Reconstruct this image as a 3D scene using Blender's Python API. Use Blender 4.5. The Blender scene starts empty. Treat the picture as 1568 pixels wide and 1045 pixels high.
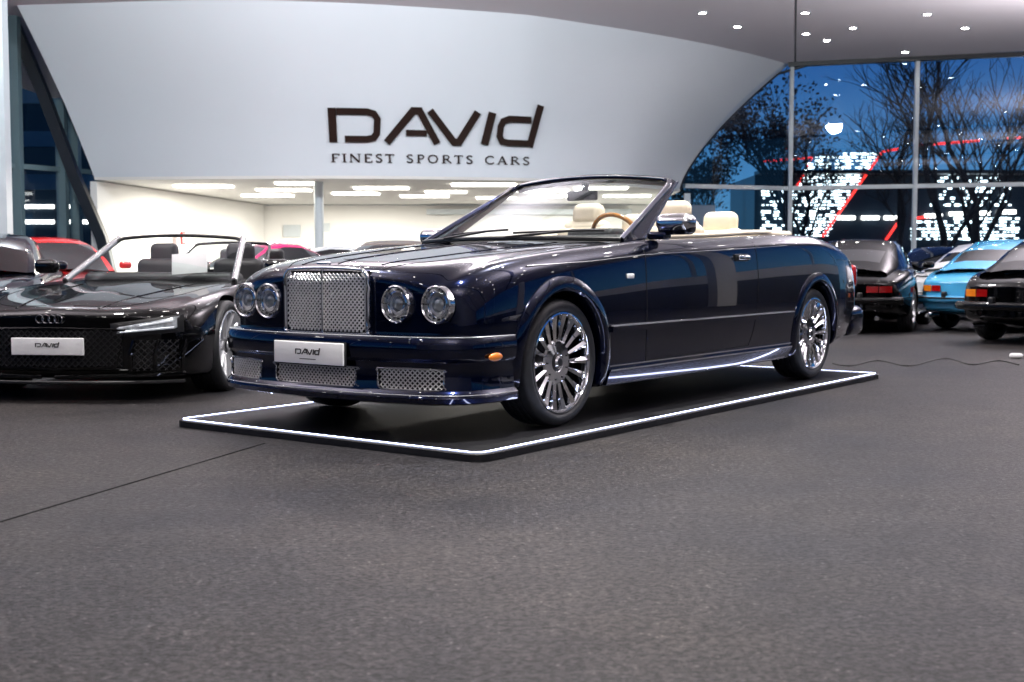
import bpy, bmesh, math, random
import numpy as np
from mathutils import Vector, Matrix
random.seed(7)
D=bpy.data
scene=bpy.context.scene
COL=scene.collection
# ------------------------------------------------------------------ helpers
def pchip(xs,ys):
    xs=np.array(xs,float); ys=np.array(ys,float)
    h=np.diff(xs); d=np.diff(ys)/h
    m=np.zeros(len(xs)); m[0]=d[0]; m[-1]=d[-1]
    for i in range(1,len(xs)-1):
        if d[i-1]*d[i]>0:
            w1=2*h[i]+h[i-1]; w2=h[i]+2*h[i-1]
            m[i]=(w1+w2)/(w1/d[i-1]+w2/d[i])
    def f(x):
        x=min(max(x,xs[0]),xs[-1])
        i=int(min(max(np.searchsorted(xs,x)-1,0),len(xs)-2))
        t=(x-xs[i])/h[i]
        return ((2*t**3-3*t*t+1)*ys[i]+(t**3-2*t*t+t)*h[i]*m[i]+(-2*t**3+3*t*t)*ys[i+1]+(t**3-t*t)*h[i]*m[i+1])
    return f
def catmull(P,n):
    P=[np.array(p,float) for p in P]; out=[]
    Q=[2*P[0]-P[1]]+P+[2*P[-1]-P[-2]]
    for i in range(1,len(Q)-2):
        for k in range(n):
            t=k/n
            a,b,c,d=Q[i-1],Q[i],Q[i+1],Q[i+2]
            out.append(.5*((2*b)+(-a+c)*t+(2*a-5*b+4*c-d)*t*t+(-a+3*b-3*c+d)*t**3))
    out.append(P[-1]); return out
def obj(name,verts,faces,mat=None,parent=None,smooth=None,mats=None,fm=None):
    me=D.meshes.new(name); me.from_pydata([tuple(map(float,v)) for v in verts],[],[tuple(f) for f in faces]); me.update()
    o=D.objects.new(name,me); COL.objects.link(o)
    if mats:
        for m in mats: me.materials.append(m)
        if fm: me.polygons.foreach_set('material_index',fm)
    elif mat: me.materials.append(mat)
    if parent: o.parent=parent
    if smooth is not None:
        me.shade_smooth()
        if smooth>0: me.set_sharp_from_angle(angle=math.radians(smooth))
    return o
def fixn(o,dist=1e-5):
    bm=bmesh.new(); bm.from_mesh(o.data)
    bmesh.ops.remove_doubles(bm,verts=bm.verts,dist=dist)
    bmesh.ops.dissolve_degenerate(bm,edges=bm.edges,dist=1e-6)
    bmesh.ops.recalc_face_normals(bm,faces=bm.faces)
    bm.to_mesh(o.data); bm.free()
def empty(name,loc=(0,0,0),rz=0):
    e=D.objects.new(name,None); COL.objects.link(e); e.location=loc; e.rotation_euler=(0,0,rz); e.empty_display_size=.3; return e
def boxg(V,F,c,s,R=None):
    b=len(V)
    for dx in(-.5,.5):
        for dy in(-.5,.5):
            for dz in(-.5,.5):
                p=Vector((dx*s[0],dy*s[1],dz*s[2]))
                if R: p=R@p
                V.append((c[0]+p.x,c[1]+p.y,c[2]+p.z))
    for f in((0,1,3,2),(4,6,7,5),(0,4,5,1),(2,3,7,6),(0,2,6,4),(1,5,7,3)): F.append([b+i for i in f])
def box(name,c,s,mat,parent=None,R=None):
    V=[];F=[];boxg(V,F,c,s,R); return obj(name,V,F,mat,parent)
def rbox(name,c,s,bev,mat,parent=None,rot=None,seg=4):
    bm=bmesh.new(); bmesh.ops.create_cube(bm,size=1)
    for v in bm.verts: v.co=Vector((v.co.x*s[0],v.co.y*s[1],v.co.z*s[2]))
    bmesh.ops.bevel(bm,geom=bm.edges[:],offset=bev,segments=seg,affect='EDGES',profile=.5)
    me=D.meshes.new(name); bm.to_mesh(me); bm.free(); me.materials.append(mat)
    o=D.objects.new(name,me); COL.objects.link(o); o.location=c
    if rot: o.rotation_euler=rot
    if parent: o.parent=parent
    me.shade_smooth(); me.set_sharp_from_angle(angle=math.radians(40))
    return o
def tubeg(V,F,P,r,n=8,cap=True,sq=1.0):
    P=[Vector(p) for p in P]
    if not hasattr(r,'__len__'): r=[r]*len(P)
    b0=len(V); up=Vector((0,0,1))
    for i,p in enumerate(P):
        t=(P[min(i+1,len(P)-1)]-P[max(i-1,0)]).normalized()
        a=t.cross(up)
        if a.length<.05: a=t.cross(Vector((1,0,0)))
        a.normalize(); b=a.cross(t).normalized()
        for k in range(n):
            an=2*math.pi*(k+.5)/n
            q=p+a*(math.cos(an)*r[i])+b*(math.sin(an)*r[i]*sq)
            V.append((q.x,q.y,q.z))
    for i in range(len(P)-1):
        for k in range(n):
            F.append([b0+i*n+k,b0+i*n+(k+1)%n,b0+(i+1)*n+(k+1)%n,b0+(i+1)*n+k])
    if cap:
        F.append([b0+k for k in range(n)][::-1]); F.append([b0+(len(P)-1)*n+k for k in range(n)])
def tube(name,P,r,mat,parent=None,n=8,sq=1.0,smooth=50):
    V=[];F=[];tubeg(V,F,P,r,n,True,sq); return obj(name,V,F,mat,parent,smooth)
def latheg(V,F,prof,n,fn,closed=False,a0=0,a1=2*math.pi):
    b=len(V); full=abs(a1-a0-2*math.pi)<1e-6; m=len(prof); nn=n if full else n+1
    for i in range(nn):
        a=a0+(a1-a0)*i/n
        for (r,ax) in prof: V.append(fn(r,ax,a))
    for i in range(n):
        i2=(i+1)%nn
        for j in range(m if closed else m-1):
            j2=(j+1)%m
            F.append([b+i*m+j,b+i*m+j2,b+i2*m+j2,b+i2*m+j])
def lathe(name,prof,n,fn,mat,parent=None,closed=False,smooth=35,a0=0,a1=2*math.pi):
    V=[];F=[];latheg(V,F,prof,n,fn,closed,a0,a1); o=obj(name,V,F,mat,parent); fixn(o); o.data.shade_smooth(); o.data.set_sharp_from_angle(angle=math.radians(smooth)); return o
def grid(name,fn,nu,nv,mat,parent=None,smooth=0):
    V=[fn(i/nu,j/nv) for i in range(nu+1) for j in range(nv+1)]
    F=[[i*(nv+1)+j,(i+1)*(nv+1)+j,(i+1)*(nv+1)+j+1,i*(nv+1)+j+1] for i in range(nu) for j in range(nv)]
    return obj(name,V,F,mat,parent,smooth)
def strokeg(V,F,pts,w,mp,d0,d1):
    P=[Vector(p) for p in pts]; L=[];R=[]
    for i,p in enumerate(P):
        if i==0: t=(P[1]-P[0]).normalized(); m=Vector((-t.y,t.x)); k=1
        elif i==len(P)-1: t=(P[-1]-P[-2]).normalized(); m=Vector((-t.y,t.x)); k=1
        else:
            t1=(P[i]-P[i-1]).normalized(); t2=(P[i+1]-P[i]).normalized()
            n1=Vector((-t1.y,t1.x)); n2=Vector((-t2.y,t2.x)); m=(n1+n2).normalized(); k=1/max(.45,m.dot(n1))
        L.append(p+m*w/2*k); R.append(p-m*w/2*k)
    b=len(V); n=len(P)
    for a in (L,R):
        for d in (d0,d1):
            for q in a: V.append(mp(q.x,q.y,d))
    i0,i1,i2,i3=b,b+n,b+2*n,b+3*n
    for i in range(n-1):
        F.append([i1+i,i1+i+1,i3+i+1,i3+i]); F.append([i0+i,i0+i+1,i1+i+1,i1+i]); F.append([i2+i,i3+i,i3+i+1,i2+i+1])
    F.append([i0,i1,i3,i2]); F.append([i0+n-1,i2+n-1,i3+n-1,i1+n-1])
CP=math.cos(math.radians(3.61)); SP=math.sin(math.radians(3.61))
def ray(x,y,z):
    u=(x-784)/1900; v=(522-y)/1900
    d=(u, CP+v*SP, v*CP-SP); k=(z-.96)/d[2]
    return d[0]*k,d[1]*k
# ------------------------------------------------------------------ materials
def mat(name,col,rough=.5,metal=0,coat=0,var=.08,vscale=6,bump=0,bscale=40,spec=.5,emis=None,es=0,samp=True,bdist=.01):
    m=D.materials.new(name); m.use_nodes=True; nt=m.node_tree; p=nt.nodes['Principled BSDF']
    tc=nt.nodes.new('ShaderNodeTexCoord'); nz=nt.nodes.new('ShaderNodeTexNoise'); nz.inputs['Scale'].default_value=vscale; nz.inputs['Detail'].default_value=5
    nt.links.new(tc.outputs['Object'],nz.inputs['Vector'])
    cr=nt.nodes.new('ShaderNodeValToRGB')
    cr.color_ramp.elements[0].position=.3; cr.color_ramp.elements[1].position=.7
    cr.color_ramp.elements[0].color=tuple(c*(1-var) for c in col)+(1,)
    cr.color_ramp.elements[1].color=tuple(min(1,c*(1+var)) for c in col)+(1,)
    nt.links.new(nz.outputs['Fac'],cr.inputs['Fac']); nt.links.new(cr.outputs['Color'],p.inputs['Base Color'])
    p.inputs['Roughness'].default_value=rough; p.inputs['Metallic'].default_value=metal
    p.inputs['Coat Weight'].default_value=coat; p.inputs['Coat Roughness'].default_value=.005
    p.inputs['Specular IOR Level'].default_value=spec
    if emis: p.inputs['Emission Color'].default_value=tuple(emis)+(1,); p.inputs['Emission Strength'].default_value=es
    if not samp: m.cycles.emission_sampling='NONE'
    if bump:
        n2=nt.nodes.new('ShaderNodeTexNoise'); n2.inputs['Scale'].default_value=bscale; n2.inputs['Detail'].default_value=6
        nt.links.new(tc.outputs['Object'],n2.inputs['Vector'])
        bp=nt.nodes.new('ShaderNodeBump'); bp.inputs['Strength'].default_value=bump; bp.inputs['Distance'].default_value=bdist
        nt.links.new(n2.outputs['Fac'],bp.inputs['Height']); nt.links.new(bp.outputs['Normal'],p.inputs['Normal'])
    return m
def glassmat(name,tint,gl=.08,rough=.01):
    m=D.materials.new(name); m.use_nodes=True; nt=m.node_tree; nt.nodes.clear()
    out=nt.nodes.new('ShaderNodeOutputMaterial'); tr=nt.nodes.new('ShaderNodeBsdfTransparent'); g=nt.nodes.new('ShaderNodeBsdfGlossy'); mx=nt.nodes.new('ShaderNodeMixShader'); lw=nt.nodes.new('ShaderNodeLayerWeight')
    lw.inputs['Blend'].default_value=.25; ma=nt.nodes.new('ShaderNodeMath'); ma.operation='MULTIPLY_ADD'; ma.inputs[1].default_value=.4; ma.inputs[2].default_value=gl
    nt.links.new(lw.outputs['Fresnel'],ma.inputs[0]); nt.links.new(ma.outputs[0],mx.inputs[0])
    tr.inputs['Color'].default_value=tuple(tint)+(1,); g.inputs['Roughness'].default_value=rough; g.inputs['Color'].default_value=(.9,.95,1,1)
    nt.links.new(tr.outputs[0],mx.inputs[1]); nt.links.new(g.outputs[0],mx.inputs[2]); nt.links.new(mx.outputs[0],out.inputs[0]); return m
M={}
M['navy']=mat('navy_metallic_paint',(.0009,.0036,.023),.22,.85,1,.12,3,spec=.2)
M['black']=mat('black_paint',(.0008,.0008,.001),.3,0,1,.1,3,spec=.03)
M['blue']=mat('blue_paint',(.06,.34,.60),.25,0,1,.05,3)
M['white']=mat('white_paint',(.75,.75,.75),.3,0,1,.03,3)
M['red']=mat('red_paint',(.65,.01,.01),.25,0,1,.05,3)
M['mag']=mat('magenta_paint',(.55,.01,.12),.25,0,1,.05,3)
M['bronze']=mat('bronze_paint',(.10,.05,.02),.3,.3,1,.05,3)
M['grey']=mat('grey_paint',(.12,.13,.15),.3,.5,1,.05,3)
M['dkblue']=mat('dark_blue_paint',(.004,.008,.022),.2,0,1,.1,3,spec=.1)
M['chrome']=mat('chrome',(.88,.89,.90),.06,1,0,.03,10)
M['rimc']=mat('polished_rim',(.84,.85,.87),.06,1,0,.05,10)
M['chromed']=mat('chrome_mesh',(.93,.92,.90),.25,.5,0,.06,30)
M['silver']=mat('silver_trim',(.70,.71,.73),.25,.7,0,.05,10)
M['rubber']=mat('tyre_rubber',(.014,.015,.017),.5,0,0,.2,30,.15,120)
M['dark']=mat('dark_liner',(.005,.005,.006),.7,spec=.2)
M['pblack']=mat('black_plastic',(.010,.010,.011),.4,0,0,.2,20)
M['cream']=mat('cream_leather',(.76,.66,.51),.5,0,0,.06,8,.15,90)
M['dleather']=mat('dark_leather',(.020,.020,.022),.5,0,0,.1,8,.1,90)
M['wood']=mat('walnut_wood',(.45,.18,.04),.2,0,1,.4,25)
M['plate']=mat('plate_white',(.84,.84,.84),.4,0,0,.02,10)
M['ink']=mat('ink_dark',(.015,.012,.012),.4)
M['amber']=mat('amber_lens',(.75,.20,.01),.15,0,1,.1,20,emis=(1,.3,.02),es=.05,samp=False)
M['redlens']=mat('red_lens',(.35,.004,.004),.12,0,1,.1,20)
M['lens']=glassmat('lens_glass',(.95,.96,.97),.05)
M['wglass']=glassmat('windscreen_glass',(.90,.945,.93),.02)
M['dglass']=mat('dark_car_glass',(.01,.012,.014),.03,0,1,.1,4,spec=.6)
M['shopglass']=glassmat('showroom_glass',(.92,.95,.98),.01)
M['wall']=mat('white_plaster',(.73,.775,.81),.6,0,0,.015,.4,.03,30)
M['wallw']=mat('warm_white_plaster',(.87,.86,.82),.6,0,0,.015,.6)
M['ceil']=mat('ceiling_plaster',(.82,.78,.81),.7,0,0,.015,.4)
M['frame']=mat('steel_frame_white',(.55,.60,.62),.4,0,0,.04,3)
M['teal']=mat('teal_grey_frame',(.16,.24,.26),.4,0,0,.05,3)
M['dframe']=mat('dark_frame',(.012,.014,.018),.35,0,0,.1,3)
M['brown']=mat('sign_brown',(.022,.010,.007),.5,0,0,.1,3,spec=.2)
M['lamp']=mat('lamp_panel',(.9,.9,.9),.5,emis=(1,.95,.86),es=8,samp=False)
M['dlamp']=mat('downlight_lens',(.9,.9,.9),.5,emis=(1,.95,.9),es=130,samp=False)
M['led']=mat('led_strip',(.9,.9,1),.5,emis=(.58,.66,1),es=13)
M['leddot']=mat('facade_led_dots',(.9,.9,.9),.5,emis=(.80,.97,1),es=4.5,samp=False)
M['ledred']=mat('facade_led_red',(.9,.1,.1),.5,emis=(1,.03,.02),es=2.4,samp=False)
M['bark']=mat('bark',(.022,.018,.018),.9,0,0,.3,4)
M['leaf']=mat('dry_leaves',(.03,.03,.028),.8,0,0,.3,2)
M['bldg']=mat('facade_dark',(.012,.02,.03),.3,0,0,.3,.4)
M['plat']=mat('platform_deck',(.007,.007,.009),.5,0,0,.25,5,.15,150,spec=.3)
M['cable']=mat('cable_rubber',(.01,.01,.01),.5)
M['bwall']=mat('grey_wall',(.5,.5,.52),.7)
M['dwall']=mat('dark_wall',(.012,.012,.015),.5)
def floormat():
    m=D.materials.new('floor_asphalt'); m.use_nodes=True; nt=m.node_tree; p=nt.nodes['Principled BSDF']; L=nt.links.new
    tc=nt.nodes.new('ShaderNodeTexCoord')
    def nz(sc,det,rg=.6):
        n=nt.nodes.new('ShaderNodeTexNoise'); n.inputs['Scale'].default_value=sc; n.inputs['Detail'].default_value=det; n.inputs['Roughness'].default_value=rg; L(tc.outputs['Object'],n.inputs['Vector']); return n
    def ramp(src,p0,c0,p1,c1):
        cr=nt.nodes.new('ShaderNodeValToRGB'); e=cr.color_ramp.elements; e[0].position=p0; e[0].color=c0+(1,); e[1].position=p1; e[1].color=c1+(1,); L(src,cr.inputs['Fac']); return cr.outputs[0]
    def mul(x,y):
        q=nt.nodes.new('ShaderNodeMix'); q.data_type='RGBA'; q.blend_type='MULTIPLY'; q.inputs['Factor'].default_value=1; L(x,q.inputs[6]); L(y,q.inputs[7]); return q.outputs[2]
    a=ramp(nz(40,3,.8).outputs['Fac'],.42,(.0062,.0063,.0072),.61,(.052,.0508,.053))
    b=ramp(nz(.45,4).outputs['Fac'],.38,(.64,.65,.75),.62,(1.24,1.12,1.03))
    c=ramp(nz(4,6,.7).outputs['Fac'],.36,(.76,.76,.78),.64,(1.18,1.17,1.16))
    v=nt.nodes.new('ShaderNodeTexVoronoi'); v.inputs['Scale'].default_value=30; L(tc.outputs['Object'],v.inputs['Vector'])
    sp=ramp(v.outputs['Distance'],.07,(3.6,3.5,3.4),.19,(1,1,1))
    L(mul(mul(mul(a,b),c),sp),p.inputs['Base Color'])
    bp=nt.nodes.new('ShaderNodeBump'); bp.inputs['Strength'].default_value=.7; bp.inputs['Distance'].default_value=.007; L(nz(70,3).outputs['Fac'],bp.inputs['Height']); L(bp.outputs['Normal'],p.inputs['Normal'])
    p.inputs['Roughness'].default_value=.5; p.inputs['Specular IOR Level'].default_value=.18
    return m
M['floor']=floormat()
M['ground']=mat('outside_asphalt',(.045,.045,.05),.6,0,0,.2,2,.2,60)
# ------------------------------------------------------------------ setting
grid('ground',lambda u,v:(-300+600*u,-300+600*v,-.03),4,4,M['ground'])
obj('showroom_floor',[(-14,-8,0),(22,-8,0),(22,38,0),(-14,38,0)],[(0,1,2,3)],M['floor'])
jv=[];jf=[];boxg(jv,jf,(-1.61,5.545,.0015),(.010,2.1,.003),Matrix.Rotation(math.atan2(-.56,1.93),4,'Z'))
obj('floor_joint',jv,jf,M['dark'])
ZB,ZT=2.74,5.94
bX=pchip([0,.375,.68,.85,1],[-8.7,-3.9,0,2.2,4.07]); bY=pchip([0,.375,.68,.85,1],[26,25.6,26.2,27.6,30.2])
tX=pchip([0,.33,.68,.78,.90,.96,1],[-9.6,-5.4,0,1.62,3.95,5.7,7.0]); tY=pchip([0,.33,.68,.78,.90,.96,1],[24.4,23.9,25.2,26.3,28.2,30.0,31.6])
def fas(u,v):
    b=.22*math.sin(math.pi*v)
    e=max(0,(u-.9)/.1); vv=v**(1+.35*e)
    return (bX(u)*(1-vv)+tX(u)*vv, bY(u)*(1-vv)+tY(u)*vv+b, ZB+(ZT+.02-ZB)*v)
def fasY(X,Z):
    v=(Z-ZB)/(ZT+.02-ZB); lo,hi=0,1
    for _ in range(30):
        m=(lo+hi)/2
        if fas(m,v)[0]<X: lo=m
        else: hi=m
    return fas(lo,v)[1]
sb=empty('showroom_building')
grid('curved_fascia',fas,90,30,M['wall'],sb,0)
V=[];F=[];N=40
for i in range(N+1):
    x,y,_=fas(i/N,0); V+= [(x,y,ZB),(x,y+.02,ZB-.06),(x*1.0,37.2,ZB-.061)]
for i in range(N): 
    for k in range(2): F.append([i*3+k,i*3+k+1,(i+1)*3+k+1,(i+1)*3+k])
obj('mezzanine_soffit',V,F,M['wallw'],sb)
cv=[(-14,-8,ZT),(22,-8,ZT),(22,26.6,ZT),(12.2,29.6,ZT),(6.9,31.4,ZT),(6,38,ZT),(-14,38,ZT)]
obj('ceiling',cv,[range(7)],M['ceil'],sb)
jv=[];jf=[];boxg(jv,jf,(4.6,20.4,ZT-.004),(.025,23.5,.006),Matrix.Rotation(-math.atan(.2258),4,'Z')); obj('ceiling_joint',jv,jf,M['dframe'],sb)
jv=[];jf=[]
for y in(-3.5,2.3,8.2,14.2): boxg(jv,jf,(4,y,ZT-.03),(34,.22,.05))
obj('reflection_bars',jv,jf,M['dframe'],sb)  # unseen dark bars, added for sharp lines in the bonnet reflection
def wall(name,a,b,z0,z1,m,th=.15):
    a=Vector(a);b=Vector(b);d=b-a; c=(a+b)/2
    return box(name,(c.x,c.y,(z0+z1)/2),(d.length,th,z1-z0),m,sb,Matrix.Rotation(math.atan2(d.y,d.x),4,'Z'))
wall('mezzanine_wall_left',(-8.75,26.1),(-7.4,36.8),0,2.66,M['wallw'])
wall('mezzanine_wall_back',(-7.4,36.9),(6,36.9),0,2.66,M['wallw'])
wall('mezzanine_wall_right',(4.3,30.6),(5.2,36.8),0,2.66,M['wallw'])
wall('back_wall',(-14,-8),(22,-8),0,ZT,M['bwall'])
wall('dark_reflection_wall',(22,-8),(22,26.5),0,1.7,M['dwall'])  # unseen, added so the car side reflects dark instead of blue sky
wall('white_reflection_band',(22,-8),(22,26.5),1.705,2.25,M['wallw'])  # unseen white band, added for a bright reflection along the car's shoulder
wall('left_wall',(-14,-8),(-14,21),0,1.2,M['dwall'])
box('ramp_opening',(-4.6,36.7,.92),(4.2,.2,.9),M['dframe'],sb)
box('ramp_sill',(-4.6,36.58,1.40),(4.3,.05,.06),M['frame'],sb)
box('wall_panel',(-6.5,36.78,1.9),(.5,.06,.35),M['frame'],sb)
box('wall_panel_b',(-5.5,36.78,2.0),(.25,.06,.25),M['frame'],sb)
box('duct',(0.5,36.6,2.45),(6,.3,.15),M['frame'],sb)
tube('round_column',[(-4.12,26.6,0),(-4.12,26.6,ZB)],.1,M['frame'],sb,16)
box('white_column',(-8.42,20.6,3),(.24,.24,6),M['frame'],sb)
ex=empty('exit_sign',(-7.93,30,1.55)); 
box('housing',(0,0,0),(.05,.3,.3),mat('sign_red',(.4,.02,.02),.5),ex); box('panel',(.03,0,0),(.01,.22,.22),M['plate'],ex)
pl=empty('ceiling_light_panels')
pv=[];pf=[]
for (x,y,wd) in [(312,285,85),(410,299.5,76),(435,291,80),(454,281,60),(545,296.5,70),(584,288,82),(650,300.5,73),(683,294,62),(741,283,98),(830,292,80),(860,300,80),(920,288,80),(760,303,60),(960,300,70)]:
    X,Y=ray(x,y,2.66); w=wd/1900*Y
    boxg(pv,pf,(X,Y,2.655),(w,.5,.03))
obj('panels',pv,pf,M['lamp'],pl)
fr=[(-4,-25),(40,50),(80,150),(123,270),(163,365),(185,465)]
tube('slanted_frame',[((x-784)*.01363,25.7,.96+(402-y)*.01363) for x,y in fr],.15,M['dframe'],sb,4)
def lw(u): return (-12+3.8*u,22+7*u)
wall('glazing_left_transom',lw(0),lw(.85),2.88,2.98,M['teal'],.1)
for u in(.30,.50,.645,.69):
    x,y=lw(u); box('glazing_left_mullion',(x,y,3 if u<.6 else 2.2),(.2,.2,6 if u<.6 else 4.4),M['teal'],sb)
wall('glazing_left_glass',lw(0),lw(.85),0,ZT,M['shopglass'],.02)
nb=empty('neighbour_building',(-20,44,0))
box('body',(0,0,4.2),(14,6,8.4),M['bldg'],nb)
nv=[];nf=[]
for i in range(6):
    for k in range(2): boxg(nv,nf,(-2+i*1.6,-3.05,2.3+.5*k),(1.1,.05,.12))
obj('reflected_light_bars',nv,nf,M['lamp'],nb)  # glowing bars standing in for interior lights reflected in the left glazing
nv=[];nf=[]
for k in range(4): boxg(nv,nf,(0,-3.05,3.6+k*1.4),(13,.06,.5))
obj('window_bands',nv,nf,M['teal'],nb)
def gl(X): 
    if X<6.9: t=(X-4.2)/2.7; return 30.45+t*1.0
    return 31.45+(X-6.9)/(15.1)*(-4.7)
for a,b in(((4.2,30.45),(6.9,31.45)),((6.9,31.45),(22,26.75))):
    wall('glazing_glass',a,b,.05,ZT,M['shopglass'],.02)
    wall('glazing_transom',a,b,2.78,2.88,M['frame'],.12)
    wall('glazing_sill',a,b,0,.12,M['dframe'],.15)
wall('glazing_head',(6.9,31.35),(22,26.65),ZT-.10,ZT-.005,M['dframe'],.2)
for X in (7.0,9.85,12.9,16,19):
    box('glazing_mullion',(X,gl(X)-.02,ZT/2),(.09,.12,ZT-.02),M['frame'],sb)
tube('glazing_edge_frame',[fas(1,v/12) for v in range(12)]+[(7.4,31.25,5.88)],.035,M['dframe'],sb,6)
for y in range(-6,27,4): box('side_mullion',(22,y,4.1),(.14,.1,3.6),M['frame'],sb)
for y in(2,10,18): box('reflection_column',(20.5,y,ZT/2),(.5,.5,ZT-.01),M['wallw'],sb)  # out of view, added to reflect as bright uprights in the car side
for y in range(-6,20,4): box('side_mullion_l',(-14,y,3.6),(.1,.1,4.6),M['frame'],sb)
dl=empty('downlights'); V=[];F=[];V2=[];F2=[]
pts=[]
for (x,y) in [(1076,20),(1233,20),(1420,22),(1478,43),(1129,41),(1306,43),(1234,52),(1266,62),(1386,80)]:
    X,Y=ray(x,y,ZT-.01); pts.append((X,Y,1))
for X in range(-12,21,3):
    for Y in range(-6,20,3): pts.append((X,Y,1))
for (X,Y,k) in pts:
    b=len(V)
    for i in range(14): a=2*math.pi*i/14; V.append((X+.07*math.cos(a),Y+.07*math.sin(a),ZT-.012))
    F.append([b+i for i in range(14)])
    latheg(V2,F2,[(.07,-.014),(.11,-.014),(.11,0)],14,lambda r,a,t:(X+r*math.cos(t),Y+r*math.sin(t),ZT+a))
obj('lenses',V,F,M['dlamp'],dl); obj('rims',V2,F2,M['frame'],dl)
# ------------------------------------------------------------------ sign
sg=empty('wall_sign')
def mp(x,y,d): 
    X=(x-783.7)*.01304; Z=3.40+y*(.0127 if y>-5 else .0112)
    return (X,fasY(X,Z)-d,Z)
LOGO=[([(506,0),(506,52)],12),([(513,47),(560,47),(570,44),(575,36),(573,14),(568,7),(558,5),(524,5)],10),
 ([(588,0),(630,50),(640,50),(666,0)],11),([(618,16),(650,16)],9),([(656,51),(692,3),(700,3),(730,51)],11),([(740,0),(753,51)],12),
 ([(815,42),(780,42),(770,38),(766,30),(764,14),(768,6),(778,4),(812,4)],10),([(812,-1),(830,66)],11)]
V=[];F=[]
for i,(p,w) in enumerate(LOGO):
    q=[]
    for a,b in zip(p[:-1],p[1:]):
        n=4
        for k in range(n): q.append((a[0]+(b[0]-a[0])*k/n,a[1]+(b[1]-a[1])*k/n))
    q.append(p[-1]); strokeg(V,F,q,w,mp,.0,.06+.003*i)
obj('logo_letters',V,F,M['brown'],sg)
def minilogo(name,par,fn,scale,m):
    V=[];F=[]
    for i,(p,w) in enumerate(LOGO): strokeg(V,F,p,w*1.1,lambda x,y,d:fn((x-665)*scale,(y-26)*scale,d),0,.0015+.0003*i)
    obj(name,V,F,m,par)
ST=.18;TH=.09
G={'F':(.72,[([(.2,0),(.2,1)],ST),([(.28,.96),(.66,.96),(.66,.8)],TH),([(.28,.52),(.52,.52)],TH),([(.04,.03),(.36,.03)],.06)]),
'I':(.42,[([(.2,0),(.2,1)],ST),([(.04,.03),(.36,.03)],.06),([(.04,.97),(.36,.97)],.06)]),
'N':(.95,[([(.15,0),(.15,1)],TH),([(.15,.97),(.75,.05)],ST),([(.78,0),(.78,1)],TH),([(.02,.03),(.28,.03)],.05),([(.66,.97),(.9,.97)],.05)]),
'E':(.75,[([(.2,0),(.2,1)],ST),([(.28,.96),(.64,.96),(.64,.8)],TH),([(.28,.52),(.52,.52)],TH),([(.28,.04),(.66,.04),(.68,.2)],TH)]),
'S':(.65,[([(.52,.82),(.45,.95),(.25,.95),(.12,.78),(.2,.6),(.45,.42),(.53,.24),(.42,.05),(.2,.05),(.1,.2)],.13)]),
'T':(.75,[([(.36,0),(.36,1)],ST),([(.05,.8),(.06,.96),(.66,.96),(.68,.8)],TH),([(.2,.03),(.52,.03)],.06)]),
'P':(.72,[([(.2,0),(.2,1)],ST),([(.28,.96),(.5,.95),(.62,.75),(.5,.5),(.28,.48)],.1),([(.04,.03),(.36,.03)],.06)]),
'O':(.95,[([(.45,.96),(.2,.85),(.1,.5),(.2,.15),(.45,.04),(.7,.15),(.8,.5),(.7,.85),(.46,.96)],.13)]),
'R':(.85,[([(.2,0),(.2,1)],ST),([(.28,.96),(.5,.95),(.62,.75),(.5,.52),(.28,.5)],.1),([(.42,.48),(.78,.02)],.14),([(.04,.03),(.36,.03)],.06)]),
'C':(.85,[([(.74,.78),(.6,.95),(.35,.95),(.12,.7),(.12,.3),(.35,.05),(.6,.05),(.76,.2)],.13)]),
'A':(.88,[([(.1,0),(.42,1)],TH),([(.42,.98),(.72,.02)],ST),([(.22,.34),(.62,.34)],.06),([(0,.03),(.22,.03)],.05),([(.58,.03),(.86,.03)],.05)]),' ':(.55,[])}
V=[];F=[]; txt='FINEST SPORTS CARS'; tot=sum(G[c][0]+.14 for c in txt); xx=500; sc=316/tot
for c in txt:
    h=15
    for i,(p,w) in enumerate(G[c][1]): strokeg(V,F,[(xx+a*sc,-35+b*h) for a,b in p],w*h*1.05,mp,0,.03+.003*i)
    xx+=(G[c][0]+.14)*sc
obj('tagline_letters',V,F,M['brown'],sg)
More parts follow.
